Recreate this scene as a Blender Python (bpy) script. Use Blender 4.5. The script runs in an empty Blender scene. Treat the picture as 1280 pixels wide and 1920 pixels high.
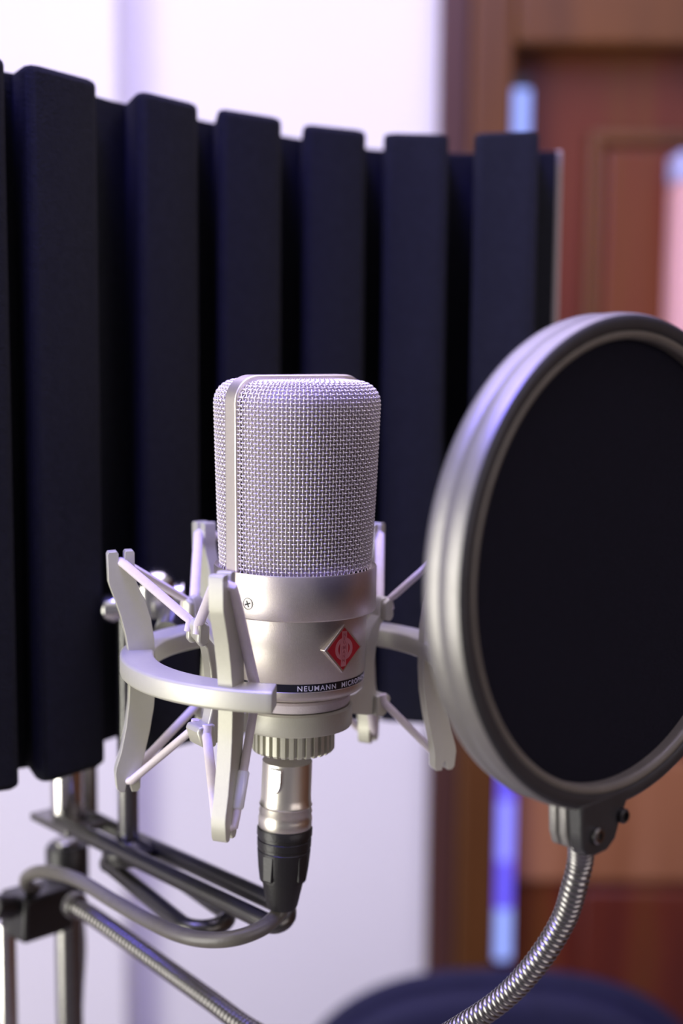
import bpy, bmesh, math, random
import numpy as np
from mathutils import Vector, Matrix, Euler

random.seed(4)
C = bpy.context.scene.collection
sc = bpy.context.scene
R = math.radians
sin, cos, pi = math.sin, math.cos, math.pi

# ------------------------------------------------------------------ camera
CAMZ = 1.60
F = 50.0 / 36.0 * 1920.0
cam_d = bpy.data.cameras.new('camera')
cam = bpy.data.objects.new('camera', cam_d)
C.objects.link(cam)
CAM_M = Matrix.Translation((0, 0, CAMZ)) @ Matrix.Rotation(R(90 - 7), 4, 'X') @ Matrix.Rotation(R(0.45), 4, 'Z')
cam.matrix_world = CAM_M
cam_d.sensor_fit = 'VERTICAL'
cam_d.sensor_height = 36
cam_d.sensor_width = 24
cam_d.lens = 50
cam_d.clip_start = 0.02
cam_d.dof.use_dof = True
cam_d.dof.focus_distance = 0.545
cam_d.dof.aperture_fstop = 4.4
sc.camera = cam


def ray(x, y):
    return CAM_M.to_3x3() @ Vector(((x - 640) / F, -(y - 960) / F, -1.0))


def P(x, y, Y):
    """point of the place seen at pixel x, y, at the distance Y"""
    d = ray(x, y)
    return Vector((0, 0, CAMZ)) + d * (Y / d.y)


# ------------------------------------------------------------------ materials
def pbr(name, col, metal=0.0, rough=0.5, noise=0.0, nscale=60.0, bump=0.0, bscale=300.0, coat=0.0,
        spec=0.5, col2=None, trans=0.0, sheen=0.0, stretch=(1, 1, 1), rvar=0.0):
    m = bpy.data.materials.new(name)
    m.use_nodes = True
    nt = m.node_tree
    b = nt.nodes['Principled BSDF']
    b.inputs['Base Color'].default_value = (*col, 1)
    b.inputs['Metallic'].default_value = metal
    b.inputs['Roughness'].default_value = rough
    b.inputs['Coat Weight'].default_value = coat
    b.inputs['Coat Roughness'].default_value = 0.15
    b.inputs['Specular IOR Level'].default_value = spec
    b.inputs['Sheen Weight'].default_value = sheen
    b.inputs['Transmission Weight'].default_value = trans
    tc = nt.nodes.new('ShaderNodeTexCoord')
    mp = nt.nodes.new('ShaderNodeMapping')
    mp.inputs['Scale'].default_value = stretch
    nt.links.new(tc.outputs['Object'], mp.inputs['Vector'])
    n = nt.nodes.new('ShaderNodeTexNoise')
    n.inputs['Scale'].default_value = nscale
    n.inputs['Detail'].default_value = 5
    nt.links.new(mp.outputs['Vector'], n.inputs['Vector'])
    if noise > 0 or col2:
        r = nt.nodes.new('ShaderNodeValToRGB')
        c2 = col2 if col2 else tuple(max(0, c * (1 - noise)) for c in col)
        r.color_ramp.elements[0].position = 0.3
        r.color_ramp.elements[1].position = 0.7
        r.color_ramp.elements[0].color = (*c2, 1)
        r.color_ramp.elements[1].color = (*col, 1)
        nt.links.new(n.outputs['Fac'], r.inputs['Fac'])
        nt.links.new(r.outputs['Color'], b.inputs['Base Color'])
    if rvar:
        mr = nt.nodes.new('ShaderNodeMapRange')
        mr.inputs['To Min'].default_value = rough - rvar
        mr.inputs['To Max'].default_value = rough + rvar
        nt.links.new(n.outputs['Fac'], mr.inputs['Value'])
        nt.links.new(mr.outputs['Result'], b.inputs['Roughness'])
    if bump:
        n2 = nt.nodes.new('ShaderNodeTexNoise')
        n2.inputs['Scale'].default_value = bscale
        n2.inputs['Detail'].default_value = 3
        nt.links.new(mp.outputs['Vector'], n2.inputs['Vector'])
        bp = nt.nodes.new('ShaderNodeBump')
        bp.inputs['Strength'].default_value = bump
        bp.inputs['Distance'].default_value = 0.001
        nt.links.new(n2.outputs['Fac'], bp.inputs['Height'])
        nt.links.new(bp.outputs['Normal'], b.inputs['Normal'])
    return m


def emit(name, col, strength):
    m = bpy.data.materials.new(name)
    m.use_nodes = True
    b = m.node_tree.nodes['Principled BSDF']
    b.inputs['Base Color'].default_value = (0.02, 0.02, 0.05, 1)
    b.inputs['Emission Color'].default_value = (*col, 1)
    b.inputs['Emission Strength'].default_value = strength
    return m


M = {}
M['nickel'] = pbr('satin nickel', (0.79, 0.73, 0.665), 1.0, 0.42, noise=0.05, nscale=900, bump=0.06, bscale=2600)
M['wire'] = pbr('nickel wire', (0.84, 0.79, 0.78), 0.65, 0.42, noise=0.04, nscale=500)
M['inner'] = pbr('fine inner gauze', (0.60, 0.54, 0.55), 0.35, 0.6, noise=0.25, nscale=1500, bump=0.4, bscale=1800)
M['paint'] = pbr('champagne metal paint', (0.56, 0.55, 0.462), 0.35, 0.42, noise=0.03, nscale=400, bump=0.08, bscale=2400)
M['rubber_band'] = pbr('pale elastic', (0.78, 0.70, 0.74), 0.0, 0.55, noise=0.08, nscale=300, bump=0.15, bscale=1500)
M['white_cap'] = pbr('clear plastic sleeve', (0.9, 0.9, 0.95), 0.0, 0.12, noise=0.02, coat=0.5)  # white stands for a bright reflection on a cord
M['chrome'] = pbr('bright chrome', (0.86, 0.85, 0.82), 1.0, 0.16, rvar=0.04, nscale=80)
M['xlr'] = pbr('brushed nickel plug', (0.86, 0.82, 0.72), 1.0, 0.33, rvar=0.05, nscale=400, stretch=(1, 1, 6))
M['blackgloss'] = pbr('black gloss label', (0.012, 0.012, 0.02), 0.0, 0.18, noise=0.1)
M['letters'] = pbr('pale lettering', (0.75, 0.72, 0.80), 0.0, 0.5, noise=0.03)
M['red'] = pbr('red enamel', (0.55, 0.018, 0.035), 0.0, 0.3, noise=0.1, nscale=200, coat=0.3)
M['pink'] = pbr('pink enamel', (0.68, 0.24, 0.25), 0.0, 0.4, noise=0.08, nscale=300)
M['rosy'] = pbr('rose relief', (0.50, 0.12, 0.14), 0.0, 0.4, noise=0.08, nscale=300)
M['blackplastic'] = pbr('black plastic', (0.014, 0.013, 0.014), 0.0, 0.38, noise=0.15, nscale=150, bump=0.12, bscale=900)
M['cable'] = pbr('dark rubber cable', (0.13, 0.12, 0.105), 0.0, 0.36, noise=0.12, nscale=200, bump=0.1, bscale=900)
M['rod'] = pbr('black satin rod', (0.13, 0.127, 0.12), 0.9, 0.32, noise=0.1, nscale=150)
M['pole'] = pbr('dark satin pole', (0.22, 0.215, 0.205), 0.9, 0.3, noise=0.1, nscale=150)
M['post'] = pbr('polished dark post', (0.30, 0.295, 0.285), 1.0, 0.26, noise=0.1, nscale=150)
M['goose'] = pbr('black nickel hose', (0.27, 0.26, 0.255), 1.0, 0.24, noise=0.08, nscale=150)
M['hoop'] = pbr('worn grey metal hoop', (0.27, 0.26, 0.25), 0.7, 0.42, noise=0.12, nscale=90, bump=0.1, bscale=700)  # black plastic, lightened to grey for the bright side light
M['hoopface'] = pbr('black hoop face', (0.03, 0.029, 0.032), 0.1, 0.45, noise=0.2, nscale=120, bump=0.1, bscale=700)
M['lip'] = pbr('taupe gasket', (0.15, 0.135, 0.115), 0.1, 0.42, noise=0.15, nscale=120)
M['screen'] = pbr('black nylon', (0.010, 0.0095, 0.017), 0.0, 0.9, noise=0.25, nscale=700, bump=0.5, bscale=2200, spec=0.1)
M['foam'] = pbr('charcoal foam', (0.0155, 0.0165, 0.0215), 0.0, 0.95, noise=0.25, nscale=260, bump=0.7, bscale=900, spec=0.2)
M['shell'] = pbr('grey metal shell', (0.45, 0.40, 0.40), 0.8, 0.4, noise=0.06)
M['wall'] = pbr('white wall paint', (0.80, 0.785, 0.81), 0.0, 0.75, noise=0.015, nscale=6, bump=0.05, bscale=120)
M['floor'] = pbr('grey floor', (0.32, 0.29, 0.28), 0.0, 0.5, noise=0.2, nscale=8)
M['ceiling'] = pbr('white ceiling', (0.8, 0.8, 0.8), 0.0, 0.8, noise=0.02, nscale=5)
M['leather'] = pbr('dark blue leather', (0.010, 0.010, 0.040), 0.0, 0.6, spec=0.25, noise=0.2, nscale=40, bump=0.3, bscale=300)
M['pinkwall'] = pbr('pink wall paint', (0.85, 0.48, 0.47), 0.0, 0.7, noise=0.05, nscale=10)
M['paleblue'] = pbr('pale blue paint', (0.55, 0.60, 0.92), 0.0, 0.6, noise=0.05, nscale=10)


def wood(name, cols, stretch=(5, 5, 0.7), rough=0.38, scale=2.2):
    m = pbr(name, cols[0], 0, rough, spec=0.35)
    nt = m.node_tree
    b = nt.nodes['Principled BSDF']
    tc = nt.nodes.new('ShaderNodeTexCoord')
    mp = nt.nodes.new('ShaderNodeMapping')
    mp.inputs['Scale'].default_value = stretch
    n = nt.nodes.new('ShaderNodeTexNoise')
    n.inputs['Scale'].default_value = scale
    n.inputs['Detail'].default_value = 6
    n.inputs['Distortion'].default_value = 0.8
    r = nt.nodes.new('ShaderNodeValToRGB')
    els = r.color_ramp.elements
    els[0].position, els[1].position = 0.32, 0.68
    els[0].color = (*cols[0], 1)
    els[1].color = (*cols[-1], 1)
    for i, c in enumerate(cols[1:-1]):
        e = els.new(0.32 + 0.36 * (i + 1) / (len(cols) - 1))
        e.color = (*c, 1)
    nt.links.new(tc.outputs['Object'], mp.inputs['Vector'])
    nt.links.new(mp.outputs['Vector'], n.inputs['Vector'])
    nt.links.new(n.outputs['Fac'], r.inputs['Fac'])
    nt.links.new(r.outputs['Color'], b.inputs['Base Color'])
    return m


M['wood_frame'] = wood('varnished brown wood', [(0.075, 0.028, 0.009), (0.15, 0.056, 0.013)])
M['wood_edge'] = wood('dark brown wood', [(0.062, 0.026, 0.022), (0.085, 0.036, 0.030)])
M['wood_tan'] = wood('tan varnished wood', [(0.25, 0.095, 0.038), (0.36, 0.16, 0.078)])  # lighter tan imitates a reflection on the varnish
M['wood_door'] = wood('reddish varnished wood', [(0.085, 0.012, 0.008), (0.135, 0.024, 0.010), (0.14, 0.042, 0.009)])


# ------------------------------------------------------------------ mesh helpers
class MB:
    def __init__(s):
        s.v, s.f = [], []

    def add(s, vs, fs):
        b = len(s.v)
        s.v.extend([tuple(v) for v in vs])
        s.f.extend([tuple(i + b for i in f) for f in fs])
        return s

    def grid(s, rows, closed_u=True, cap0=False, cap1=False):
        """rows: list of rings of equal length"""
        n = len(rows[0])
        vs = [p for r in rows for p in r]
        fs = []
        for i in range(len(rows) - 1):
            for j in range(n if closed_u else n - 1):
                k = (j + 1) % n
                fs.append((i * n + j, i * n + k, (i + 1) * n + k, (i + 1) * n + j))
        if cap0:
            fs.append(tuple(reversed(range(n))))
        if cap1:
            fs.append(tuple((len(rows) - 1) * n + j for j in range(n)))
        return s.add(vs, fs)

    def lathe(s, prof, mat=Matrix(), n=96, a0=0.0, a1=2 * pi, closed=True):
        """prof: (r, z) list, revolved round local z"""
        rows = []
        for (r, z) in prof:
            cnt = n if closed else n + 1
            rows.append([mat @ Vector((r * cos(a0 + (a1 - a0) * j / n), r * sin(a0 + (a1 - a0) * j / n), z)) for j in range(cnt)])
        return s.grid(rows, closed_u=closed)

    def tube(s, pts, rad, n=12, caps=True, flat=1.0):
        pts = [Vector(p) for p in pts]
        rads = rad if isinstance(rad, (list, tuple)) else [rad] * len(pts)
        up = None
        rows = []
        for i, p in enumerate(pts):
            t = (pts[min(i + 1, len(pts) - 1)] - pts[max(i - 1, 0)])
            if t.length < 1e-9:
                t = Vector((0, 0, 1))
            t.normalize()
            if up is None:
                a = Vector((0, 0, 1)) if abs(t.z) < 0.9 else Vector((1, 0, 0))
                up = (a - t * a.dot(t)).normalized()
            else:
                up = (up - t * up.dot(t)).normalized()
            sd = t.cross(up)
            rows.append([p + (up * cos(2 * pi * k / n) * flat + sd * sin(2 * pi * k / n)) * rads[i] for k in range(n)])
        return s.grid(rows, True, caps, caps)

    def prism(s, poly, mat, t0, t1):
        """poly: (a, b) outline in the local xz plane, extruded along local y from t0 to t1"""
        n = len(poly)
        vs = [mat @ Vector((a, t0, b)) for a, b in poly] + [mat @ Vector((a, t1, b)) for a, b in poly]
        fs = [tuple(range(n)), tuple(reversed(range(n, 2 * n)))]
        for i in range(n):
            k = (i + 1) % n
            fs.append((i, i + n, k + n, k))
        return s.add(vs, fs)

    def box(s, lo, hi, mat=Matrix()):
        x0, y0, z0 = lo
        x1, y1, z1 = hi
        vs = [mat @ Vector(p) for p in ((x0, y0, z0), (x1, y0, z0), (x1, y1, z0), (x0, y1, z0), (x0, y0, z1), (x1, y0, z1), (x1, y1, z1), (x0, y1, z1))]
        return s.add(vs, [(3, 2, 1, 0), (4, 5, 6, 7), (0, 1, 5, 4), (1, 2, 6, 5), (2, 3, 7, 6), (3, 0, 4, 7)])

    def build(s, name, mat, parent=None, origin=None, bevel=0.0, segs=3, angle=38, smooth=True, fix=True):
        if origin is None:
            origin = parent['_o'] if parent else (0, 0, 0)
        me = bpy.data.meshes.new(name)
        me.from_pydata([(v[0] - origin[0], v[1] - origin[1], v[2] - origin[2]) for v in s.v], [], s.f)
        if fix:
            bm = bmesh.new()
            bm.from_mesh(me)
            bmesh.ops.recalc_face_normals(bm, faces=bm.faces)
            bm.to_mesh(me)
            bm.free()
        me.update()
        if smooth:
            me.polygons.foreach_set('use_smooth', [True] * len(me.polygons))
            me.set_sharp_from_angle(angle=R(angle))
        me.materials.append(M[mat])
        o = bpy.data.objects.new(name, me)
        C.objects.link(o)
        if parent:
            o.parent = parent
        else:
            o.location = origin
        o['_o'] = tuple(origin)
        if bevel:
            b = o.modifiers.new('edge', 'BEVEL')
            b.width = bevel
            b.segments = segs
            b.limit_method = 'ANGLE'
            b.angle_limit = R(40)
            b.harden_normals = False
        return o


def thing(name, label, cat, loc, group=None):
    o = bpy.data.objects.new(name, None)
    o.empty_display_size = 0.02
    C.objects.link(o)
    o.location = loc
    o['_o'] = tuple(loc)
    o['label'] = label
    o['category'] = cat
    if group:
        o['group'] = group
    return o


def structure(o):
    o['kind'] = 'structure'
    return o


def smooth_path(pts, sub=10):
    """Catmull-Rom through the points"""
    pts = [Vector(p) for p in pts]
    q = [pts[0] * 2 - pts[1]] + pts + [pts[-1] * 2 - pts[-2]]
    out = []
    for i in range(1, len(q) - 2):
        p0, p1, p2, p3 = q[i - 1], q[i], q[i + 1], q[i + 2]
        for k in range(sub):
            t = k / sub
            out.append(0.5 * ((2 * p1) + (p2 - p0) * t + (2 * p0 - 5 * p1 + 4 * p2 - p3) * t * t + (3 * p1 - p0 - 3 * p2 + p3) * t ** 3))
    out.append(pts[-1])
    return out


def resample(pts, step):
    d = [0.0]
    for a, b in zip(pts, pts[1:]):
        d.append(d[-1] + (b - a).length)
    n = max(2, int(d[-1] / step))
    out, j = [], 0
    for i in range(n + 1):
        t = d[-1] * i / n
        while j < len(d) - 2 and d[j + 1] < t:
            j += 1
        k = (t - d[j]) / max(1e-9, d[j + 1] - d[j])
        out.append(pts[j].lerp(pts[j + 1], k))
    return out


def text_mesh(body, size, spacing=1.0):
    cu = bpy.data.curves.new('lettering_outline', 'FONT')
    cu.body = body
    cu.size = size
    cu.align_x = 'LEFT'
    cu.space_character = spacing
    cu.extrude = 0.00006
    cu.offset = size * 0.012
    ob = bpy.data.objects.new('lettering_outline', cu)
    C.objects.link(ob)
    dg = bpy.context.evaluated_depsgraph_get()
    me = bpy.data.meshes.new_from_object(ob.evaluated_get(dg))
    vs = [v.co.copy() for v in me.vertices]
    fs = [tuple(p.vertices) for p in me.polygons]
    bpy.data.objects.remove(ob)
    bpy.data.curves.remove(cu)
    bpy.data.meshes.remove(me)
    return vs, fs


MM = 0.001
# ------------------------------------------------------------------ microphone
A0 = P(553.5, 1055, 0.565)                       # axis, at the top of the collar
YAW = R(38)
MICM = Matrix.Translation(A0) @ Matrix.Rotation(R(0.4), 4, 'Y') @ Matrix.Rotation(YAW, 4, 'Z') @ Matrix.Scale(MM, 4)
mic = thing('studio_microphone', 'satin nickel condenser microphone with woven mesh head and red diamond emblem', 'microphone', A0)

H, RV, RC = 72.8, 7.0, 9.5


def wd(z):
    k = max(0.0, min(1.0, z / H))
    return 29.9 + 1.1 * k, 29.9 + 0.2 * k, 2.0 + 0.55 * k ** 0.8


LA = H - RV
LB = RV * pi / 2
LC = 30.1 - RV - 3.5
LT = LA + LB + LC


def head(phi, s, shrink=0.0):
    """phi: array, angle from the front; s: length along the surface from the collar upwards"""
    s = np.asarray(s, float)
    phi = np.asarray(phi, float)
    z = np.where(s < LA, s, np.where(s < LA + LB, LA + RV * np.sin(np.clip((s - LA) / RV, 0, pi / 2)), H))
    k = np.clip(z / H, 0, 1)
    W = 29.9 + 1.1 * k
    D = 29.9 + 0.2 * k
    n = 2.0 + 0.55 * k ** 0.8
    zc = np.clip(z - (H - RC), 0, RC)
    w = W - RC + np.sqrt(RC * RC - zc * zc)
    dd = np.where(s < LA, D, D - RV + RV * np.cos(np.clip((s - LA) / RV, 0, pi / 2)))
    r = (np.abs(np.cos(phi) / dd) ** n + np.abs(np.sin(phi) / w) ** n) ** (-1 / n)
    x = r * np.sin(phi)
    y = -r * np.cos(phi)
    c = np.clip((s - LA - LB) / LC, 0, 1)
    y = y * (1 - c) + (-3.5 * np.abs(np.cos(phi)) ** 0.3) * c
    z = z + 0.4 * c * np.cos(phi)
    return np.stack(np.broadcast_arrays(x, y, z), -1)


def weave(back=False):
    PH = R(83.5)
    ncol, nrow = 58, 61
    rad, amp = 0.33, 0.36
    ns = 6
    V, Fc = [], []
    base = 0

    def normal(phi, s):
        e = 1e-2
        a = head(phi + e, s) - head(phi - e, s)
        b = head(phi, s + e * 20) - head(phi, s - e * 20)
        n_ = np.cross(a, b)
        n_ /= np.linalg.norm(n_, axis=-1, keepdims=True) + 1e-12
        return n_

    def sweep(pos, nor, base):
        t = np.gradient(pos, axis=0)
        t /= np.linalg.norm(t, axis=1, keepdims=True) + 1e-12
        sd = np.cross(t, nor)
        ang = np.arange(ns) * 2 * pi / ns
        ring = pos[:, None, :] + rad * (np.cos(ang)[None, :, None] * nor[:, None, :] + np.sin(ang)[None, :, None] * sd[:, None, :])
        m = len(pos)
        i = np.arange(m - 1)[:, None] * ns
        j = np.arange(ns)[None, :]
        k = (j + 1) % ns
        f = np.stack([i + j, i + k, i + ns + k, i + ns + j], -1).reshape(-1, 4) + base
        return ring.reshape(-1, 3), f

    smax = LT - 0.4
    for c in range(ncol + 1):
        phi = -PH + 2 * PH * c / ncol
        m = nrow * 6 + 1
        s = np.linspace(-1.0, smax, m)
        q = np.full(m, phi)
        pos, nor = head(q, s), normal(q, s)
        ph = s / smax * nrow * pi + c * pi
        pos = pos + nor * (amp * np.sin(ph))[:, None]
        v, f = sweep(pos, nor, base)
        V.append(v)
        Fc.append(f)
        base += len(v)
    for r_ in range(nrow):
        s0 = smax * (r_ + 0.5) / nrow
        m = ncol * 6 + 1
        q = np.linspace(-PH, PH, m)
        s = np.full(m, s0)
        pos, nor = head(q, s), normal(q, s)
        cc = (q + PH) / (2 * PH) * ncol
        pos = pos - nor * (amp * np.cos(cc * pi) * (1 if r_ % 2 == 0 else -1))[:, None]
        v, f = sweep(pos, nor, base)
        V.append(v)
        Fc.append(f)
        base += len(v)
    V = np.concatenate(V)
    Fc = np.concatenate(Fc)
    if back:
        V = V * np.array([-1, -1, 1])
    return V, Fc


def gauze(back=False, off=0.93):
    mb = MB()
    rows = []
    for s in np.concatenate([np.linspace(-1, LA, 14), np.linspace(LA, LT, 14)[1:]]):
        q = np.linspace(-R(86), R(86), 60)
        p = head(q, np.full(60, s))
        p = p * np.array([off, off, 0.985])
        if back:
            p = p * np.array([-1, -1, 1])
        rows.append([MICM @ Vector(x) for x in p])
    return mb.grid(rows, False)


def np_mesh(name, V, Fc, mat, parent):
    mw = np.array(MICM)
    Vw = V @ mw[:3, :3].T + mw[:3, 3] - np.array(parent['_o'])
    me = bpy.data.meshes.new(name)
    me.vertices.add(len(Vw))
    me.vertices.foreach_set('co', Vw.astype(np.float32).ravel())
    me.loops.add(Fc.size)
    me.loops.foreach_set('vertex_index', Fc.astype(np.int32).ravel())
    me.polygons.add(len(Fc))
    me.polygons.foreach_set('loop_start', np.arange(0, Fc.size, 4, dtype=np.int32))
    me.polygons.foreach_set('use_smooth', np.ones(len(Fc), bool))
    me.update(calc_edges=True)
    me.validate()
    me.materials.append(M[mat])
    o = bpy.data.objects.new(name, me)
    C.objects.link(o)
    o.parent = parent
    o['_o'] = tuple(parent['_o'])
    return o


for bk in (False, True):
    V, Fc = weave(bk)
    g = np_mesh('grille', V, Fc, 'wire', mic)
    gauze(bk).build('inner_gauze', 'inner', g)

# frame band that runs up one side, over the top and down the other
outer, inner = [], []
for (w, h, rc, out) in ((31.9, H + 2.5, 10.5, outer), (29.2, H - 0.8, 8.0, inner)):
    out.append((-w + 0.9, -1.0))
    for k in range(0, 13):
        a = pi - pi / 2 * k / 12
        out.append((-(w - rc) + rc * cos(a), h - rc + rc * sin(a)))
    for k in range(0, 13):
        a = pi / 2 - pi / 2 * k / 12
        out.append(((w - rc) + rc * cos(a), h - rc + rc * sin(a)))
    out.append((w - 0.9, -1.0))
fr = MB()
n_ = len(outer)
vs = []
for yy in (-3.9, 3.9):
    vs += [MICM @ Vector((a, yy, b)) for a, b in outer] + [MICM @ Vector((a, yy, b)) for a, b in inner]
fs = []
for i in range(n_ - 1):
    a, b = i, i + 1
    fs += [(a, b, b + 2 * n_, a + 2 * n_), (a + n_, a + 3 * n_, b + 3 * n_, b + n_), (a, a + n_, b + n_, b), (a + 2 * n_, b + 2 * n_, b + 3 * n_, a + 3 * n_)]
for e in (0, n_ - 1):
    fs.append((e, e + n_, e + 3 * n_, e + 2 * n_))
fr.add(vs, fs).build('head_frame', 'nickel', mic, bevel=0.0008, segs=3)

# collar, body, band, neck
CB = -18.0
MB().lathe([(26, -2.5), (30.0, -1.6), (31.6, -0.9), (32.4, -0.25), (32.7, -0.9), (32.75, CB + 0.6), (32.3, CB), (29.0, CB - 0.05)], MICM, 160).build('collar', 'nickel', mic, angle=50)
BT, BB = -43.3, -46.3
MB().lathe([(29.0, CB + 1), (29.3, CB - 0.3), (28.3, BT + 0.2), (28.1, BT), (28.1, BB), (28.3, BB - 0.15), (28.25, BB - 2.2), (27.3, BB - 3.6), (25.6, BB - 4.6), (21.0, BB - 4.9), (20.5, BB - 6.0)], MICM, 160).build('body', 'nickel', mic, angle=50)
band = MB().lathe([(28.0, BT + 0.05), (28.3, BT - 0.05), (28.28, BB + 0.05), (28.0, BB - 0.05)], MICM, 160).build('name_band', 'blackgloss', mic)
vs, fs = text_mesh('NEUMANN  MICROPHONES', 2.9, 1.22)
lo = min(v.x for v in vs)
LET = MB()
RB = 28.36
ang0 = R(-33.5)        # seen from the mic front, where the first letter starts
pts = []
for v in vs:
    a = ang0 + (v.x - lo) / RB
    rr = RB + (0.06 if v.z > 0 else 0.0)
    pts.append(MICM @ Vector((rr * sin(a), -rr * cos(a), BB + 0.5 + v.y * 0.98)))
LET.add(pts, fs).build('lettering', 'letters', band, smooth=False, fix=False)

# cross-head screw on the collar
sa = R(-69.5)
SM = MICM @ Matrix.Translation((32.75 * sin(sa), -32.75 * cos(sa), -11.8)) @ Matrix.Rotation(sa, 4, 'Z') @ Matrix.Rotation(R(90), 4, 'X')
scw = MB().lathe([(0.0, 0.25), (1.55, 0.22), (2.0, 0.05), (2.1, -0.6)], SM, 32).build('screw', 'nickel', mic)
cr = MB()
for q in (20, 110):
    m4 = SM @ Matrix.Rotation(R(q), 4, 'Z')
    cr.box((-1.35, -0.32, 0.16), (1.35, 0.32, 0.30), m4)
cr.build('screw_recess', 'blackplastic', scw, smooth=False)
MB().lathe([(2.05, 0.03), (2.35, 0.03), (2.35, -0.4), (2.05, -0.4)], SM, 32).build('screw_seat', 'rod', scw)

# emblem
EM = MICM @ Matrix.Translation((28.45 * sin(R(3.5)), -28.45 * cos(R(3.5)), -30.0)) @ Matrix.Rotation(R(3.5), 4, 'Z') @ Matrix.Rotation(R(2.0), 4, 'Y') @ Matrix.Diagonal((1.09, 1, 1.09, 1))


def diamond(s):
    return [(0, -s), (s, 0), (0, s), (-s, 0)]


emb = MB().prism(diamond(9.0), EM, -1.5, 3.0).build('emblem', 'nickel', mic, bevel=0.00035, segs=2)
MB().prism(diamond(7.7), EM, -1.62, -1.0).build('red_field', 'red', emb, smooth=False)['label'] = 'red enamel field'
rg = MB()
ro, ri = [], []
rows = []
for (rr, yy) in ((4.1, -1.55), (4.1, -1.72), (2.75, -1.72), (2.75, -1.55)):
    rows.append([EM @ Vector((rr * cos(2 * pi * k / 48), yy, rr * sin(2 * pi * k / 48))) for k in range(48)])
rg.grid(rows)
rg.box((-1.15, -1.76, -6.4), (1.15, -1.55, 6.4), EM)
rg.build('ring_and_bar', 'pink', emb, smooth=False)['label'] = 'pink ring crossed by upright bar'
el = MB()
for ch, zz, sz in (('N', 5.2, 1.7), ('E', 3.75, 1.7), ('U', 2.3, 1.7), ('M', 0.55, 1.9), ('A', -1.0, 1.9), ('N', -2.6, 1.7), ('N', -4.2, 1.7)):
    tv, tf = text_mesh(ch, sz * 1.0)
    cx = (min(v.x for v in tv) + max(v.x for v in tv)) / 2
    el.add([EM @ Vector((v.x - cx, -1.79 - (0.04 if v.z > 0 else 0), zz - sz * 0.35 + v.y)) for v in tv], tf)
el.build('lettering', 'rosy', emb, smooth=False, fix=False)
nl = MB()
tv, tf = text_mesh('N', 7.4)
cx = (min(v.x for v in tv) + max(v.x for v in tv)) / 2
nl.add([EM @ Vector(((v.x - cx) * 0.8, -1.74 - (0.04 if v.z > 0 else 0), -2.65 + v.y)) for v in tv], tf)
nl.build('large_letter', 'pink', emb, smooth=False, fix=False)

# ------------------------------------------------------------------ elastic shock mount
SHM = Matrix.Translation(A0) @ Matrix.Rotation(R(0.3), 4, 'Y') @ Matrix.Scale(MM, 4)
mount = thing('shock_mount', 'champagne metal spider shock mount with pale elastic cords cradling the microphone', 'shock mount', A0)


def pol(th, r, z, t=0.0):
    """th: degrees from the side facing the camera, minus = towards the left"""
    a = R(th)
    return SHM @ Vector((r * sin(a) + t * cos(a), -r * cos(a) + t * sin(a), z))


def radial(th, twist=0.0, dz=0.0):
    """matrix: local x = outwards, y = sideways, z = up"""
    a = R(th)
    m = Matrix(((sin(a), cos(a), 0, 0), (-cos(a), sin(a), 0, 0), (0, 0, 1, 0), (0, 0, 0, 1)))
    if twist:
        m = m @ Matrix.Translation((64, 0, 0)) @ Matrix.Rotation(R(twist), 4, 'Z') @ Matrix.Translation((-64, 0, 0))
    return SHM @ m @ Matrix.Translation((0, 0, dz))


RO, RI, RT, RBm = 70.0, 56.5, -35.6, -44.0
rows = []
ring_pts = []
N = 150
a_start, a_end = -4.6, -275.0
prof = [(RO, RT - 0.9), (RO - 0.9, RT), (RI + 0.9, RT), (RI, RT - 0.9), (RI, RBm + 0.9), (RI + 0.9, RBm), (RO - 0.9, RBm), (RO, RBm + 0.9)]
for k in range(N + 1):
    th = a_start + (a_end - a_start) * k / N
    rows.append([pol(th, r, z) for r, z in prof])
MB().grid(rows, True, True, True).build('ring', 'paint', mount, bevel=0.0004, segs=2, angle=50)


def arm_outline():
    out_e = [(-93, 71.0), (-91.5, 72.2), (-85, 72.8), (-82.5, 72.4), (-76, 70.4), (-66, 68.4), (-56, 67.2), (-46, 66.8), (-36, 67.1), (-28, 68.4), (-20, 70.4), (-14, 72.4), (-8.5, 74.4), (-6.5, 75.0), (4.6, 75.4), (5.6, 74.8)]
    in_e = [(6.0, 65.2), (5.2, 64.7), (-3.5, 64.6), (-7, 63.8), (-14, 60.6), (-22, 58.2), (-30, 56.9), (-38, 56.5), (-48, 56.4), (-58, 57.1), (-68, 58.8), (-76, 60.6), (-82, 62.0), (-86, 62.6), (-91.5, 62.8), (-93, 63.8)]
    notch = [(5.8, 71.6), (4.9, 71.0), (1.4, 71.0), (0.4, 70.0), (0.4, 69.6), (1.4, 68.6), (5.2, 68.6), (6.0, 68.0)]
    bot = [(-93, 66.2), (-90, 66.8), (-88.6, 67.6), (-90, 68.4), (-93, 69.0)]
    pts = out_e + notch + in_e + bot
    return [(r, z) for z, r in pts]


ARMS = [(-20.0, 0, 0.6), (-88.0, 14, -1.2), (-143.0, 0, 3.0), (152.0, 0, 2.5), (112.0, 0, 0.8)]
for th, tw, dz in ARMS:
    MB().prism(arm_outline(), radial(th, tw, dz), -2.9, 2.9).build('outer_arm', 'paint', mount, bevel=0.0007, segs=3)

# inner cradle: base cup, threaded nut and upright fingers with hooks
def cyl(prof, n=120):
    return MB().lathe(prof, SHM, n)


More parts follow.
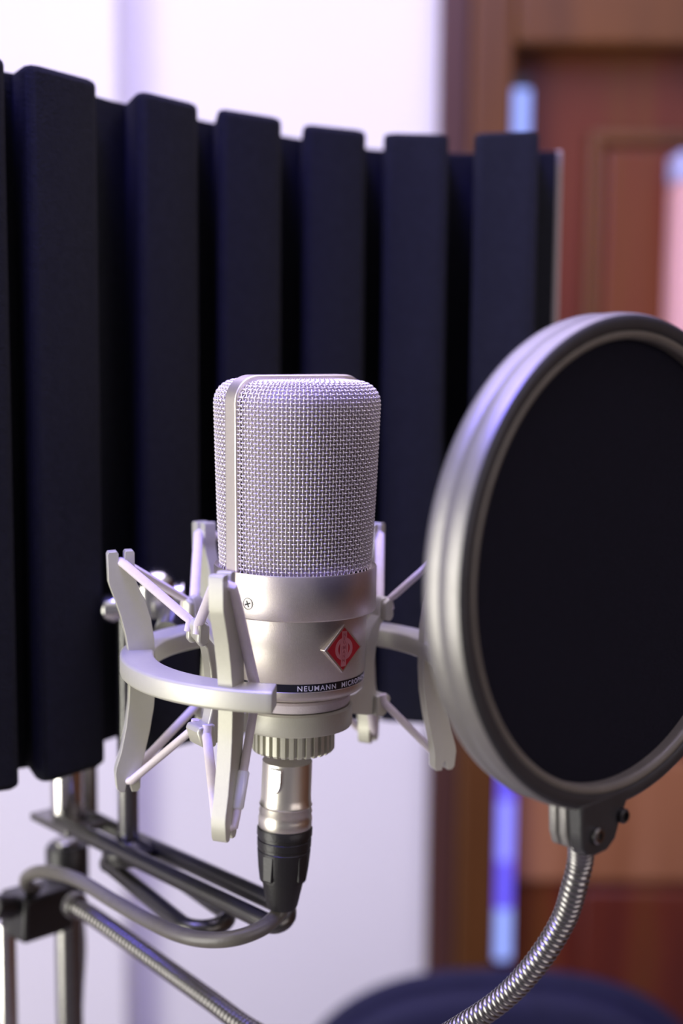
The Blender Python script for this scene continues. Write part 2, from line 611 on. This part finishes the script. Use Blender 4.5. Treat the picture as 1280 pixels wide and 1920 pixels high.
cyl([(19, -52.5), (21.8, -52.6), (22.6, -53.3), (22.7, -55.6), (22.2, -56.6), (19, -57)]).build('neck_ring', 'rubber_band', mount)
cyl([(16, -57.0), (22.8, -57.0), (23.7, -57.8), (23.7, -65.2), (23.2, -66.0), (16, -66.2)]).build('cradle_base', 'paint', mount)
nut = MB()
rows = []
NR = 31
ns = NR * 12
for z, kk in ((-65.9, 0), (-66.3, 1), (-75.9, 1), (-76.8, 0.3)):
    row = []
    for j in range(ns):
        ph = (j % 12) / 12
        rr = 17.0 if ph < 0.55 else 15.6
        if kk == 0:
            rr = 15.0
        elif kk < 1:
            rr -= 0.8
        a = 2 * pi * j / ns
        row.append(SHM @ Vector((rr * cos(a) - 0.3, rr * sin(a), z)))
    rows.append(row)
nut.grid(rows, True, True, True)
nut.build('ribbed_nut', 'paint', mount, angle=30)

HOOKS = [(-55.0, 46.2), (-118.0, 51.0), (178.0, 46.2), (128.0, 47.0)]
HR = dict(HOOKS)


def finger_outline(rt):
    q = rt - 46.2
    o = [(23.0, -57.5), (23.0, -65.0), (30, -66.5), (37, -68.0), (40.5, -68.0), (42.0, -66.5), (42.2, -62), (41.2, -58.5), (40.0, -54), (39.8, -46), (40.6, -38), (42.2 + q * .6, -30), (rt, -25.5), (rt + 1.2, -20.5), (rt - 0.2, -18.3), (rt - 3.2, -18.3), (rt - 4.6, -20.0), (rt - 5.0, -26), (36.8 + q * .6, -31), (35.0, -38), (34.0, -46), (33.6, -52), (33.0, -55.5), (29, -57.5)]
    return o


for th, hr_ in HOOKS:
    fg = MB().prism(finger_outline(hr_), radial(th), -3.1, 3.1).build('inner_finger', 'paint', mount, bevel=0.0006, segs=3)
    m4 = radial(th)
    for y0, y1 in ((-5.2, -2.4), (2.4, 5.2)):
        MB().prism([(hr_ - 4.2, -20.5), (hr_ - 1.5, -18.4), (hr_ + 0.8, -19.6), (hr_ + 1.2, -26.5), (hr_ - 0.6, -28.6), (hr_ - 4.0, -27.5)], m4, y0, y1).build('band_hook', 'paint', fg, bevel=0.0009, segs=3)
    MB().prism([(39.5, -59.6), (46.6, -60.0), (47.4, -62.0), (45.6, -67.6), (43.0, -69.4), (39.0, -68.4)], m4, -5.2, 5.2).build('band_hook', 'paint', fg, bevel=0.0009, segs=3)
# small hook on the inside of the ring near its open end
MB().box((51.0, -2.4, -42.5), (57.2, 2.4, -38.0), radial(-11)).build('band_hook', 'paint', mount, bevel=0.0008)


def strand(a, b, sag=0.0, rad=1.75):
    pts = []
    for k in range(13):
        t = k / 12
        p = Vector(a).lerp(Vector(b), t)
        pts.append(p)
    return pts


def band_piece(a, b, rad=1.85, flat=0.75):
    mb = MB()
    mb.tube(strand(a, b), rad * MM, 12, True, flat)
    return mb.build('elastic_cord', 'rubber_band', mount, bevel=0)


def up_cord(th, side, hk, hside, r0=69.8, z0=1.4, hr=46.0, hz=-19.5, rad=2.15):
    am = ARM[th]
    a = am @ Vector((r0, side * 1.0, z0))
    a2 = am @ Vector((r0 - 1.0, side * 3.6, z0 - 0.6))
    b = pol(hk, hr, hz, hside * 3.3)
    b2 = pol(hk, hr + 0.6, hz - 4.0, hside * 3.5)
    pts = [a, a2] + strand(a2, b)[1:] + [b2]
    MB().tube(pts, rad * MM, 12, True, 0.75).build('elastic_cord', 'rubber_band', mount)


def low_cord(th, side, hk, hside, r0=67.6, z0=-88.8, hr=43.5, hz=-66.0):
    am = ARM[th]
    a = am @ Vector((r0, side * 1.0, z0))
    a2 = am @ Vector((r0 - 1.2, side * 3.5, z0 + 0.8))
    b = pol(hk, hr, hz + 3, hside * 5.0)
    b2 = pol(hk, hr - 0.5, hz + 6.5, hside * 4.6)
    pts = [a, a2] + strand(a2, b)[1:] + [b2]
    MB().tube(pts, 2.0 * MM, 12, True, 0.8).build('elastic_cord', 'rubber_band', mount)


# in the pol() frame side +1 is anticlockwise seen from above (towards larger angles)
ARM = {th: radial(th, tw, dz) for th, tw, dz in ARMS}
for (th, side, hk, hs) in ((-88, 1, -55, -1), (-20, -1, -55, 1), (-88, -1, -118, 1), (-143, 1, -118, -1), (-143, -1, 178, 1),
                           (152, 1, 178, -1), (152, -1, 128, 1), (112, 1, 128, -1)):
    up_cord(th, side, hk, hs, hr=HR[hk] - 0.2)
    low_cord(th, side, hk, hs)
up_cord(-20, 1, -11.0, -1, hr=52.6, hz=-36.5, rad=2.7)
a = ARM[-20] @ Vector((66.4, 3.6, -88.0))
b = pol(-11.0, 52.6, -41.5, -2.4)
MB().tube([ARM[-20] @ Vector((67.6, 1.0, -88.8))] + strand(a, b), 1.9 * MM, 12, True, 0.85).build('elastic_cord', 'rubber_band', mount)
c0, c1 = Vector(a).lerp(Vector(b), 0.13), Vector(a).lerp(Vector(b), 0.42)
MB().tube([c0, c0.lerp(c1, 0.05), c0.lerp(c1, 0.95), c1], [1.9 * MM, 2.3 * MM, 2.3 * MM, 1.9 * MM], 14).build('cord_sleeve', 'white_cap', mount)  # added tube, its white imitates the shiny reflection on this cord

# ------------------------------------------------------------------ cable and plug
xt = P(538.5, 1425, 0.565)
xb = P(528.0, 1702, 0.565)
ax = (xt - xb).normalized()
L = (xt - xb).length
e1 = Vector((0, 1, 0))
e1 = (e1 - ax * e1.dot(ax)).normalized()
e2 = ax.cross(e1)
XM = Matrix(((e2.x, e1.x, ax.x, xb.x), (e2.y, e1.y, ax.y, xb.y), (e2.z, e1.z, ax.z, xb.z), (0, 0, 0, 1))) @ Matrix.Scale(MM, 4)
Lm = L * 1000
cab = thing('microphone_cable', 'dark microphone cable with a nickel plug under the shock mount nut', 'cable', xb)
z1 = Lm * 0.558      # joint between shell and boot
plug = MB().lathe([(0, Lm), (10.2, Lm), (10.25, z1 + 13.5), (10.5, z1 + 10.2), (10.9, z1 + 9.6), (10.5, z1 + 9.0), (11.0, z1 + 6.8), (10.6, z1 + 6.3), (11.1, z1 + 4.0), (11.0, z1 + 0.6), (10.4, z1 - 0.5)], XM, 96).build('plug_shell', 'xlr', cab, angle=55)
a = R(20)
WM = XM @ Matrix.Rotation(R(23), 4, 'Z')
lat = MB()
lp = []
for k in range(13):
    q = pi * k / 12
    lp.append((2.7 * cos(q), Lm - 6.0 - 5.5 * sin(q)))
lp += [(-2.7, Lm - 1.0), (2.7, Lm - 1.0)]
lat.prism(lp, WM, -11.0, -9.0)
lat.build('latch_tab', 'chrome', plug, bevel=0.0005)
boot = MB().lathe([(0, z1), (11.1, z1), (11.4, z1 - 0.5), (11.4, z1 - 3.2), (10.8, z1 - 3.5), (10.8, z1 - 4.8), (11.2, z1 - 5.1), (11.1, z1 - 8.0), (10.7, z1 - 8.3), (10.7, z1 - 9.3), (11.0, z1 - 9.6), (10.4, z1 - 17), (9.6, z1 - 22.5), (8.6, z1 - 22.8), (6.6, 2), (6.0, 0.4), (3.4, 0.0)], XM, 96).build('plug_boot', 'blackplastic', cab, angle=40)
for q in (-50, 35, 130, 220):
    bm4 = XM @ Matrix.Rotation(R(q), 4, 'Z')
    MB().prism([(-2.6, z1 - 10.4), (2.6, z1 - 10.4), (2.2, z1 - 21.0), (-2.2, z1 - 21.0)], bm4, -10.9, -8.5).build('boot_rib', 'blackplastic', boot, bevel=0.0004)
cpts = [xb + ax * 0.004, xb, P(517, 1719, 0.563), P(488, 1742, 0.556), P(440, 1759, 0.552), P(385, 1762, 0.556), P(330, 1750, 0.566), P(270, 1722, 0.585), P(210, 1688, 0.61),
        P(150, 1652, 0.64), P(100, 1636, 0.66), P(66, 1636, 0.672), P(48, 1650, 0.685), P(62, 1668, 0.70), P(100, 1664, 0.735), P(135, 1680, 0.765), P(150, 1760, 0.77), P(146, 1860, 0.765), P(140, 2000, 0.76), P(136, 2300, 0.76)]
MB().tube(smooth_path(cpts, 10), 0.0033, 16).build('cable', 'cable', cab)

# ------------------------------------------------------------------ pop filter
PC = P(1146, 1054, 0.475)
PR = 0.0834
PYAW = R(43.0)
PM = Matrix.Translation(PC) @ Matrix.Rotation(PYAW, 4, 'Z') @ Matrix.Rotation(R(90), 4, 'X') @ Matrix.Scale(MM, 4)
# local: z of the lathe points to the viewer side of the disc
pop = thing('pop_filter', 'round black pop filter with grey metal hoop on a ribbed gooseneck', 'pop filter', PC)
r_ = PR * 1000
MB().lathe([(r_ - 7.5, -9.2), (r_ - 1.2, -9.2), (r_ - 0.5, -8.6), (r_ - 0.1, -7.0), (r_ - 0.1, -3.2), (r_ - 0.45, -2.5), (r_ - 0.4, -1.8), (r_ + 0.1, -1.0), (r_ + 0.25, 1.5), (r_ + 0.1, 4.2), (r_ - 0.5, 5.9)], PM, 200).build('hoop', 'hoop', pop, angle=60)
MB().lathe([(r_ - 0.5, 5.9), (r_ - 1.1, 6.6), (r_ - 2.2, 7.0), (r_ - 4.6, 7.1), (r_ - 5.6, 6.6), (r_ - 5.9, 5.6)], PM, 200).build('front_ring', 'hoopface', pop, angle=60)
MB().lathe([(r_ - 5.6, 6.2), (r_ - 6.3, 6.8), (r_ - 7.5, 6.6), (r_ - 8.4, 5.6), (r_ - 8.6, 4.6), (r_ - 8.6, 0.6), (r_ - 7.6, 0.2)], PM, 200).build('gasket', 'lip', pop, angle=60)
MB().lathe([(0, 1.9), (r_ * 0.5, 1.85), (r_ - 8.0, 1.6), (r_ - 7.8, 1.3), (r_ - 8.0, 1.0), (r_ * 0.5, 1.0), (0, 1.0)], PM, 128).build('nylon_screen', 'screen', pop)
MB().lathe([(0, -5.0), (r_ * 0.5, -5.0), (r_ - 7.4, -4.8), (r_ - 7.0, -5.4), (r_ * 0.5, -5.8), (0, -5.8)], PM, 128).build('nylon_screen', 'screen', pop)

# bracket at the foot of the hoop; local: x along the disc, y = up, z = to the viewer
BR = Matrix.Translation(PC) @ Matrix.Rotation(PYAW, 4, 'Z') @ Matrix.Scale(MM, 4)      # x along, -y to the viewer, z up


def tongue(hw, top, bot):
    pts = [(-hw, top), (-hw, bot + hw * 0.9)]
    for k in range(9):
        q = pi + pi * k / 8
        pts.append((hw * cos(q), bot + hw * 0.9 + hw * 0.9 * sin(q)))
    pts += [(hw, top)]
    return pts


BX = -11.0
FACE = [(-11.5, -r_ + 5), (-10.5, -r_ - 5), (-10.0, -r_ - 10), (-7.5, -r_ - 13.2), (-3, -r_ - 14.4), (4.0, -r_ - 14.0), (8.5, -r_ - 11), (10.5, -r_ - 6), (14.5, -r_ + 1), (17, -r_ + 5.5)]
CHK = [(-11.6, -r_ + 4), (-10.8, -r_ - 7), (-9.0, -r_ - 11.5), (-4, -r_ - 13.6), (4, -r_ - 13.6), (9, -r_ - 8), (10, -r_ + 4)]
brk = MB().prism([(x + BX, z) for x, z in FACE], BR, -7.2, -1.4).build('bracket', 'hoopface', pop, bevel=0.001)
for y0, y1 in ((-1.2, 2.6), (3.0, 6.8)):
    MB().prism([(x + BX, z) for x, z in CHK], BR, y0, y1).build('bracket_cheek', 'hoop', brk, bevel=0.001)['label'] = 'grey rear cheek'  # bright left side of the bracket put into the cheek colour
for (sx, sz, rr) in ((-3.2, -r_ - 6.8, 2.9), (11.0, -r_ - 3.2, 2.6)):
    SM2 = BR @ Matrix.Translation((sx + BX, -7.2, sz)) @ Matrix.Rotation(R(90), 4, 'X')
    MB().lathe([(rr, -1.0), (rr, 1.6), (rr - 0.6, 2.2), (1.4, 2.2), (1.2, 0.9), (0, 0.8)], SM2, 32).build('screw', 'goose' if sx < 0 else 'blackplastic', brk)
# gooseneck: ribbed hose from the bracket, dips under the picture and comes back up to the stand
g0 = BR @ Vector((-12.5, 0.0, -r_ - 11.0))
gp = [g0, P(1088, 1612, 0.474), P(1077, 1660, 0.477), P(1056, 1725, 0.484), P(1010, 1800, 0.488), P(950, 1866, 0.495), P(880, 1916, 0.503), P(790, 1965, 0.52), P(690, 1995, 0.54),
      P(580, 1985, 0.565), P(470, 1930, 0.59), P(395, 1876, 0.61), P(320, 1822, 0.63), P(245, 1768, 0.65), P(180, 1722, 0.668), P(140, 1697, 0.68)]
gpath = resample(smooth_path(gp, 14), 0.00035)
rads = []
for i in range(len(gpath)):
    ph = (i % 7) / 7
    rads.append(0.0039 + 0.0007 * abs(sin(pi * ph)) ** 0.6)
MB().tube(gpath, rads, 16).build('gooseneck', 'goose', pop, angle=80)
MB().tube([P(146, 1701, 0.678), P(134, 1694, 0.682)], 0.0065, 20).build('end_ferrule', 'pole', pop, bevel=0.0008)

# ------------------------------------------------------------------ reflection filter (foam shield)
# each ridge face: left edge and right edge as (px, depth)
RID = [(-150, .600, 9, .622), (50, .628, 180, .664), (258, .682, 370, .713), (408, .722, 527, .742), (568, .757, 686, .767), (720, .772, 842, .772), (890, .770, 1012, .765)]
rc0 = P(560, 1355, 0.80)
shield = thing('acoustic_shield', 'curved charcoal foam sound shield of upright ridges behind the microphone', 'acoustic shield', rc0)


def plan(px, d):
    p = P(px, 200, d)
    return Vector((p.x, p.y, 0))


T1, T2, T3 = P(180, 149, .664), P(780, 252, .772), P(950, 247, .768)
B1, B2 = P(115, 1455, .646), P(750, 1356, .772)


def ztop(x):
    if x > T2.x:
        return T2.z + (T3.z - T2.z) * (x - T2.x) / (T3.x - T2.x)
    return T1.z + (T2.z - T1.z) * (x - T1.x) / (T2.x - T1.x)


def zbot(x):
    return B1.z + (B2.z - B1.z) * (x - B1.x) / (B2.x - B1.x)


FLOOR = [(-260, .60), (-130, .632), (28, .655), (212, .716), (390, .766), (548, .806), (702, .834), (868, .846), (1047, .842)]


def floor_at(px):
    for (x0, d0), (x1, d1) in zip(FLOOR, FLOOR[1:]):
        if px <= x1 or x1 == 1047:
            return plan(px, d0 + (d1 - d0) * (px - x0) / (x1 - x0))


KL = [10, 26, 24, 8, 4, 1, -2]
for i, (xa, da, xb_, db) in enumerate(RID):
    a, b = plan(xa, da), plan(xb_, db)
    t = (b - a).normalized()
    fa, fb = floor_at(xa - KL[i]), floor_at(xb_ - 4)
    n, n2 = (fa - a).normalized(), (fb - b).normalized()
    r1 = 0.010 if i in (1, 2) else 0.006
    prof = [fa + n * 0.004, a + n * r1, a + n * r1 * 0.3 + t * r1 * 0.25, a + t * r1, b - t * 0.003, b + n2 * 0.003, fb + n2 * 0.004]
    rows = [[Vector((p.x, p.y, zbot(p.x))) for p in prof], [Vector((p.x, p.y, ztop(p.x))) for p in prof]]
    MB().grid(rows, True, True, True).build('foam_ridge', 'foam', shield, bevel=0.003, segs=3, angle=60)
back_pts = [plan(px, d) for px, d in FLOOR]


def wall_strip(pts, d0, d1, z0, z1, name, mat):
    rows = []
    for i, p in enumerate(pts):
        t = (pts[min(i + 1, len(pts) - 1)] - pts[max(0, i - 1)]).normalized()
        n = Vector((-t.y, t.x, 0))
        q0, q1 = p + n * d0, p + n * d1
        rows.append([Vector((q0.x, q0.y, zbot(q0.x) + z0)), Vector((q1.x, q1.y, zbot(q1.x) + z0)), Vector((q1.x, q1.y, ztop(q1.x) + z1)), Vector((q0.x, q0.y, ztop(q0.x) + z1))])
    return MB().grid(rows, True, True, True).build(name, mat, shield, bevel=0.001, angle=30)


wall_strip(back_pts, 0.0, 0.016, 0.0, -0.001, 'foam_backing', 'foam')
t = (back_pts[-1] - back_pts[-2]).normalized()
shp = back_pts[:-1] + [back_pts[-1] + t * 0.0040]
wall_strip(shp, 0.0165, 0.0195, -0.002, 0.001, 'metal_shell', 'shell')

# ------------------------------------------------------------------ mounting bracket under the shield
brt = thing('slotted_mounting_bracket', 'black slotted rod bracket carrying the upright post under the shock mount', 'bracket', P(130, 1540, 0.68))


def u_loop(a0, a1, b0, b1, rad, name, close_start=True):
    a0, a1, b0, b1 = map(Vector, (a0, a1, b0, b1))
    d = (a1 - a0).normalized()
    c = (a1 + b1) / 2
    w = (b1 - a1) / 2
    pts = resample([a0, a1], 0.01)
    for k in range(1, 12):
        q = pi * k / 12
        pts.append(c - w * cos(q) + d * w.length * sin(q))
    pts += resample([b1, b0], 0.01)
    if close_start:
        c0 = (a0 + b0) / 2
        for k in range(1, 12):
            q = pi * k / 12
            pts.append(c0 + w * cos(q) - d * w.length * sin(q))
        pts.append(a0)
    return MB().tube(pts, rad, 14).build(name, 'rod', brt, angle=80)


u_loop(P(112, 1541, 0.69), P(503, 1731, 0.574), P(225, 1560, 0.692), P(530, 1699, 0.584), 0.0040, 'slotted_bar')
u_loop(P(201, 1618, 0.675), P(340, 1732, 0.607), P(285, 1613, 0.682), P(420, 1708, 0.622), 0.0040, 'slotted_bar')
post_b, post_t = P(241, 1596, 0.66), P(241, 1135, 0.66)
post_t.x, post_t.y = post_b.x, post_b.y
MB().tube([post_b, post_b + Vector((0, 0, 0.002)), post_t], [0.0042, 0.0049, 0.0049], 24).build('post', 'post', brt, angle=60)
MB().lathe([(0, -0.004), (0.012, -0.004), (0.0128, -0.003), (0.0128, 0.002), (0.009, 0.004), (0.0055, 0.006)], Matrix.Translation(post_b), 32).build('post_foot', 'rod', brt)
# swivel clamp at the top of the post
kc = P(262, 1128, 0.668)
cl = MB()
cl.tube([P(236, 1130, 0.664), P(350, 1120, 0.664)], 0.0085, 28)
clo = cl.build('swivel_clamp', 'chrome', brt, bevel=0.001)
MB().tube([P(194, 1141, 0.660), P(199, 1141, 0.660), P(232, 1139, 0.661), P(238, 1138, 0.661)], [0.0060, 0.0068, 0.0068, 0.0058], 28).build('clamp_knob', 'chrome', clo, bevel=0.0008)
dm = P(288, 1112, 0.662)
MB().lathe([(0.0, 0.0125), (0.006, 0.0115), (0.0100, 0.008), (0.0118, 0.002), (0.0115, -0.010), (0, -0.011)], Matrix.Translation(dm), 36).build('clamp_cap', 'chrome', clo)
MB().tube([P(318, 1130, 0.675), P(322, 1165, 0.645), P(312, 1190, 0.618)], 0.006, 18).build('swivel_link', 'pole', clo)
# plate and bolts between bracket and shield
pl = P(128, 1542, 0.70)
ca = R(-48)
PLM = Matrix.Translation(pl) @ Matrix.Rotation(ca, 4, 'Z')
MB().prism([(-0.016, 0), (0.020, 0), (0.020, 0.004), (-0.016, 0.004)], PLM, -0.013, 0.013).build('plate', 'pole', brt, bevel=0.001)
bt = P(126, 1532, 0.70)
bh = zbot(bt.x) - bt.z - 0.0025
MB().lathe([(0.0, bh), (0.0072, bh), (0.0082, bh - 0.001), (0.0083, 0.002), (0.0078, 0), (0, 0)], Matrix.Translation(bt), 32).build('bolt', 'chrome', brt)
bt2 = P(160, 1536, 0.735)
bh = zbot(bt2.x) - bt2.z - 0.0035
MB().lathe([(0.0, bh), (0.006, bh), (0.0065, bh - 0.001), (0.0065, 0.0), (0, 0)], Matrix.Translation(bt2), 32).build('bolt', 'pole', brt)

# ------------------------------------------------------------------ stand
stand = thing('floor_stand', 'dark metal floor stand pole with black clamp at lower left', 'stand', (P(130, 1800, 0.74).x, 0.74, 0))
pt = P(129, 1800, 0.74)
ptop = P(129, 1575, 0.74).z
MB().lathe([(0, 0.02), (0.0072, 0.02), (0.0072, ptop), (0.006, ptop + 0.001), (0, ptop + 0.001)], Matrix.Translation((pt.x, 0.74, 0)), 32).build('pole', 'post', stand)
zc = P(129, 1630, 0.74).z
MB().lathe([(0, -0.013), (0.010, -0.013), (0.0115, -0.011), (0.0115, 0.012), (0.010, 0.0145), (0, 0.0145)], Matrix.Translation((pt.x, 0.74, zc)), 32).build('locking_sleeve', 'blackplastic', stand)
k1, k2 = P(20, 1722, 0.69), P(118, 1692, 0.715)
dx = (k2 - k1)
ang = math.atan2(dx.y, dx.x)
KM = Matrix.Translation((k1 + k2) / 2) @ Matrix.Rotation(ang, 4, 'Z') @ Matrix.Rotation(-math.asin(dx.z / dx.length), 4, 'Y')
cb = MB().box((-0.015, -0.010, -0.0115), (0.0165, 0.012, 0.0115), KM).build('clamp_block', 'blackplastic', stand, bevel=0.002)
MB().tube([P(-14, 1700, 0.68), P(22, 1700, 0.69)], 0.0062, 24).build('wing_knob', 'blackplastic', cb, bevel=0.001)
zt = P(18, 1730, 0.70)
MB().lathe([(0, 0.02), (0.0052, 0.02), (0.0052, zt.z), (0, zt.z)], Matrix.Translation((P(12, 1800, 0.70).x, 0.70, 0)), 24).build('side_tube', 'chrome', stand)
for q in (20, 140, 260):
    c_, s_ = cos(R(q)), sin(R(q))
    MB().tube([(pt.x, 0.74, 0.22), (pt.x + 0.32 * c_, 0.74 + 0.32 * s_, 0.012)], 0.008, 12).build('leg', 'pole', stand)

# ------------------------------------------------------------------ chair
CY = 1.5
chx = (P(942, 1850, CY).x)
chair = thing('chair', 'dark blue leather chair with rounded back by the wooden door', 'chair', (chx, CY, 0))
top_z = P(945, 1842, CY).z
hw = 0.238
outl = []
# back outline: rounded shoulders
def sup(hw, hh, n, k=64):
    o = []
    for j in range(k):
        a = 2 * pi * j / k
        c_, s_ = cos(a), sin(a)
        o.append((hw * math.copysign(abs(c_) ** (2 / n), c_), hh * math.copysign(abs(s_) ** (2 / n), s_)))
    return o


zc = top_z - 0.23
rows = []
for (k, yy) in ((0.0, -0.034), (0.5, -0.033), (0.80, -0.029), (0.90, -0.030), (0.97, -0.024), (1.0, -0.010), (1.0, 0.014), (0.95, 0.030), (0.5, 0.036), (0.0, 0.036)):
    o = sup(hw * max(k, 0.001), 0.23 * max(k, 0.001), 2.8)
    rows.append([Vector((chx + a, CY + yy + 0.05 * (a / hw) ** 2 * -0.4, zc + b)) for a, b in o])
MB().grid(rows).build('backrest', 'leather', chair, angle=70)
rim_pts = [Vector((chx + a, CY - 0.02 * (a / hw) ** 2 + 0.002, zc + b)) for a, b in sup(hw + 0.003, 0.233, 2.8)]
MB().tube(rim_pts + [rim_pts[0]], 0.012, 12, False).build('back_rim', 'leather', chair, angle=70)
rows = []
for (k, zz) in ((0.01, 0.42), (0.9, 0.42), (1.0, 0.44), (1.0, 0.48), (0.92, 0.505), (0.01, 0.515)):
    rows.append([Vector((chx + a, CY + 0.24 + b, zz)) for a, b in sup(0.24 * k, 0.23 * k, 4)])
MB().grid(rows).build('seat', 'leather', chair, angle=50)
for sx in (-1, 1):
    MB().tube([(chx + sx * 0.2, CY + 0.02, 0.0), (chx + sx * 0.2, CY + 0.04, 0.45), (chx + sx * 0.16, CY + 0.045, zc)], 0.012, 12).build('leg', 'rod', chair)
    MB().tube([(chx + sx * 0.2, CY + 0.43, 0.0), (chx + sx * 0.2, CY + 0.42, 0.43)], 0.012, 12).build('leg', 'rod', chair)

# ------------------------------------------------------------------ room
WY = 2.0
dl = P(814, 620, WY).x               # left edge of the door casing
pxl = P(225, 620, WY - 0.06).x
structure(MB().box((-2.2, -2.4, -0.05), (2.2, WY + 0.6, 0.0)).build('floor', 'floor', None, bevel=0))
structure(MB().box((-2.2, -2.4, 2.7), (2.2, WY + 0.6, 2.75)).build('ceiling', 'ceiling', None))
structure(MB().box((-2.2, WY, 0), (dl + 0.02, WY + 0.1, 2.7)).build('wall_back', 'wall', None))
structure(MB().box((-2.2, WY - 0.07, 0), (pxl, WY - 0.0005, 2.7)).build('wall_pier', 'wall', None, bevel=0.004))
structure(MB().box((-2.25, -2.4, 0), (-2.2, WY + 0.1, 2.7)).build('wall_left', 'wall', None))
structure(MB().box((2.2, -2.4, 0), (2.25, WY + 0.6, 2.7)).build('wall_right', 'wood_frame', None))
# door casing
c1 = P(868, 620, WY).x
c2 = P(946, 620, WY).x
top_in = P(1030, 98, WY).z
dr = P(1420, 620, WY).x              # right end of the door
structure(MB().box((dl, WY - 0.035, 0), (c1, WY + 0.06, 2.5)).build('trim_1', 'wood_edge', None, bevel=0.004))
structure(MB().box((c1, WY - 0.05, 0), (c2, WY + 0.06, 2.5)).build('trim_2', 'wood_frame', None, bevel=0.008))
structure(MB().box((c2, WY - 0.05, top_in), (dr + 0.3, WY + 0.06, top_in + 0.085)).build('trim_3', 'wood_frame', None, bevel=0.008))
structure(MB().box((c2, WY - 0.02, top_in + 0.085), (dr + 0.3, WY + 0.06, 2.5)).build('trim_4', 'wood_edge', None, bevel=0.004))
# door leaf with raised panels
DYF = WY + 0.02
gl = P(950, 620, WY + 0.02).x
door = MB().box((gl, DYF, 0.01), (dr, DYF + 0.045, top_in + 0.03)).build('door_1', 'wood_door', None, bevel=0.003)
structure(door)
zr = P(1100, 270, WY).z
pxa, pxb = P(1130, 400, WY).x, dr - 0.015
MB().box((pxa, DYF - 0.012, P(1150, 1425, WY).z + 0.01), (pxb, DYF + 0.01, zr)).build('door_panel', 'wood_door', door, bevel=0.009)
MB().box((pxa - 0.022, DYF - 0.020, P(1150, 1425, WY).z + 0.002), (pxa, DYF + 0.01, zr + 0.018)).build('panel_moulding', 'wood_frame', door, bevel=0.008)
MB().box((pxa - 0.022, DYF - 0.020, zr), (pxb, DYF + 0.01, zr + 0.020)).build('panel_moulding', 'wood_frame', door, bevel=0.008)
MB().box((pxa, DYF - 0.012, 0.2), (pxb, DYF + 0.01, P(1150, 1660, WY).z - 0.01)).build('door_panel', 'wood_door', door, bevel=0.009)
MB().box((pxa - 0.11, DYF - 0.014, P(1150, 1660, WY).z), (pxb, DYF + 0.01, P(1150, 1425, WY).z)).build('door_rail', 'wood_tan', door, bevel=0.009)  # added rail, its tan stands for reflected light on the door
# unidentified pale patch at right edge, built as a plain pink and blue block
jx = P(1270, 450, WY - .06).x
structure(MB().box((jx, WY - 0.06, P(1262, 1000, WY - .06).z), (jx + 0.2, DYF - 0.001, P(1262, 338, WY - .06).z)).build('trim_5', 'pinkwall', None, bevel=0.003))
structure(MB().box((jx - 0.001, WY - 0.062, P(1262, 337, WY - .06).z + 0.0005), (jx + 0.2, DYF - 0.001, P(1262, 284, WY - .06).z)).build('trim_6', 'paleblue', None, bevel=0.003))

# streak of blue light, imitated by glowing tubes, between casing and door
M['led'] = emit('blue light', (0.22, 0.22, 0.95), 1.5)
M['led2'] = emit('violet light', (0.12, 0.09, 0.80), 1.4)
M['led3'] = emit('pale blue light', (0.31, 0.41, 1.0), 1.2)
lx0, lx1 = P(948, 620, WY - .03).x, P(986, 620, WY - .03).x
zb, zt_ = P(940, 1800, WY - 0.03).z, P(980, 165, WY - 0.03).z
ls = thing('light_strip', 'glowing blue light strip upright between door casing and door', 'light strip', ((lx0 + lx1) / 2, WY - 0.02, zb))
segz = [(zb, P(940, 1690, WY).z, 'led3'), (P(940, 1690, WY).z, P(940, 1600, WY).z, 'led2'), (P(940, 1600, WY).z, P(940, 1490, WY).z, 'led'), (P(940, 1490, WY).z, CAMZ + 0.2, 'led2'), (CAMZ + 0.2, zt_, 'led3')]  # segment tones imitate the changing brightness of the streak
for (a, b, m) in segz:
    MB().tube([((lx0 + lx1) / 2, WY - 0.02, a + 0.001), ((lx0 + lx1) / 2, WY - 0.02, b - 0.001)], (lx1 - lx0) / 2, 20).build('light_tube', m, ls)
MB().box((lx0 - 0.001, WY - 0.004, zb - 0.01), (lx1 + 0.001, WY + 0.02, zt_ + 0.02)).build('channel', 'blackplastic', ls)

# ------------------------------------------------------------------ lights
def area(name, loc, target, size, col, power, shape='RECTANGLE', sy=None):
    d = bpy.data.lights.new(name, 'AREA')
    d.shape = shape
    d.size = size
    d.size_y = sy or size
    d.color = col
    d.energy = power
    o = bpy.data.objects.new(name, d)
    C.objects.link(o)
    o.location = loc
    o.rotation_euler = (Vector(target) - Vector(loc)).to_track_quat('-Z', 'Y').to_euler()
    return o


area('window_light', (-1.6, -0.25, 1.30), (0, 0.6, 1.45), 1.1, (1.0, 0.98, 0.88), 40, sy=1.7)
area('ceiling_lamp', (0.0, 0.95, 2.65), (0.0, 1.05, 0), 1.5, (0.75, 0.65, 1.0), 27)
area('fill_lamp', (1.5, -0.7, 1.9), (0.0, 1.2, 1.4), 1.4, (1.0, 0.90, 0.92), 11)
area('blue_lamp', (-0.25, 0.35, 2.45), (0.3, 0.7, 1.3), 0.25, (0.12, 0.10, 1.0), 13)

w = bpy.data.worlds.new('room_air')
sc.world = w
w.use_nodes = True
w.node_tree.nodes['Background'].inputs['Color'].default_value = (0.80, 0.74, 0.88, 1)
w.node_tree.nodes['Background'].inputs['Strength'].default_value = 0.2

sc.view_settings.view_transform = 'Standard'
sc.view_settings.look = 'None'
sc.view_settings.gamma = 1.0
sc.view_settings.exposure = 0.0
sc.view_settings.use_curve_mapping = False
sc.cycles.use_denoising = True
sc.cycles.max_bounces = 8

for o in sc.objects:
    if '_o' in o:
        del o['_o']
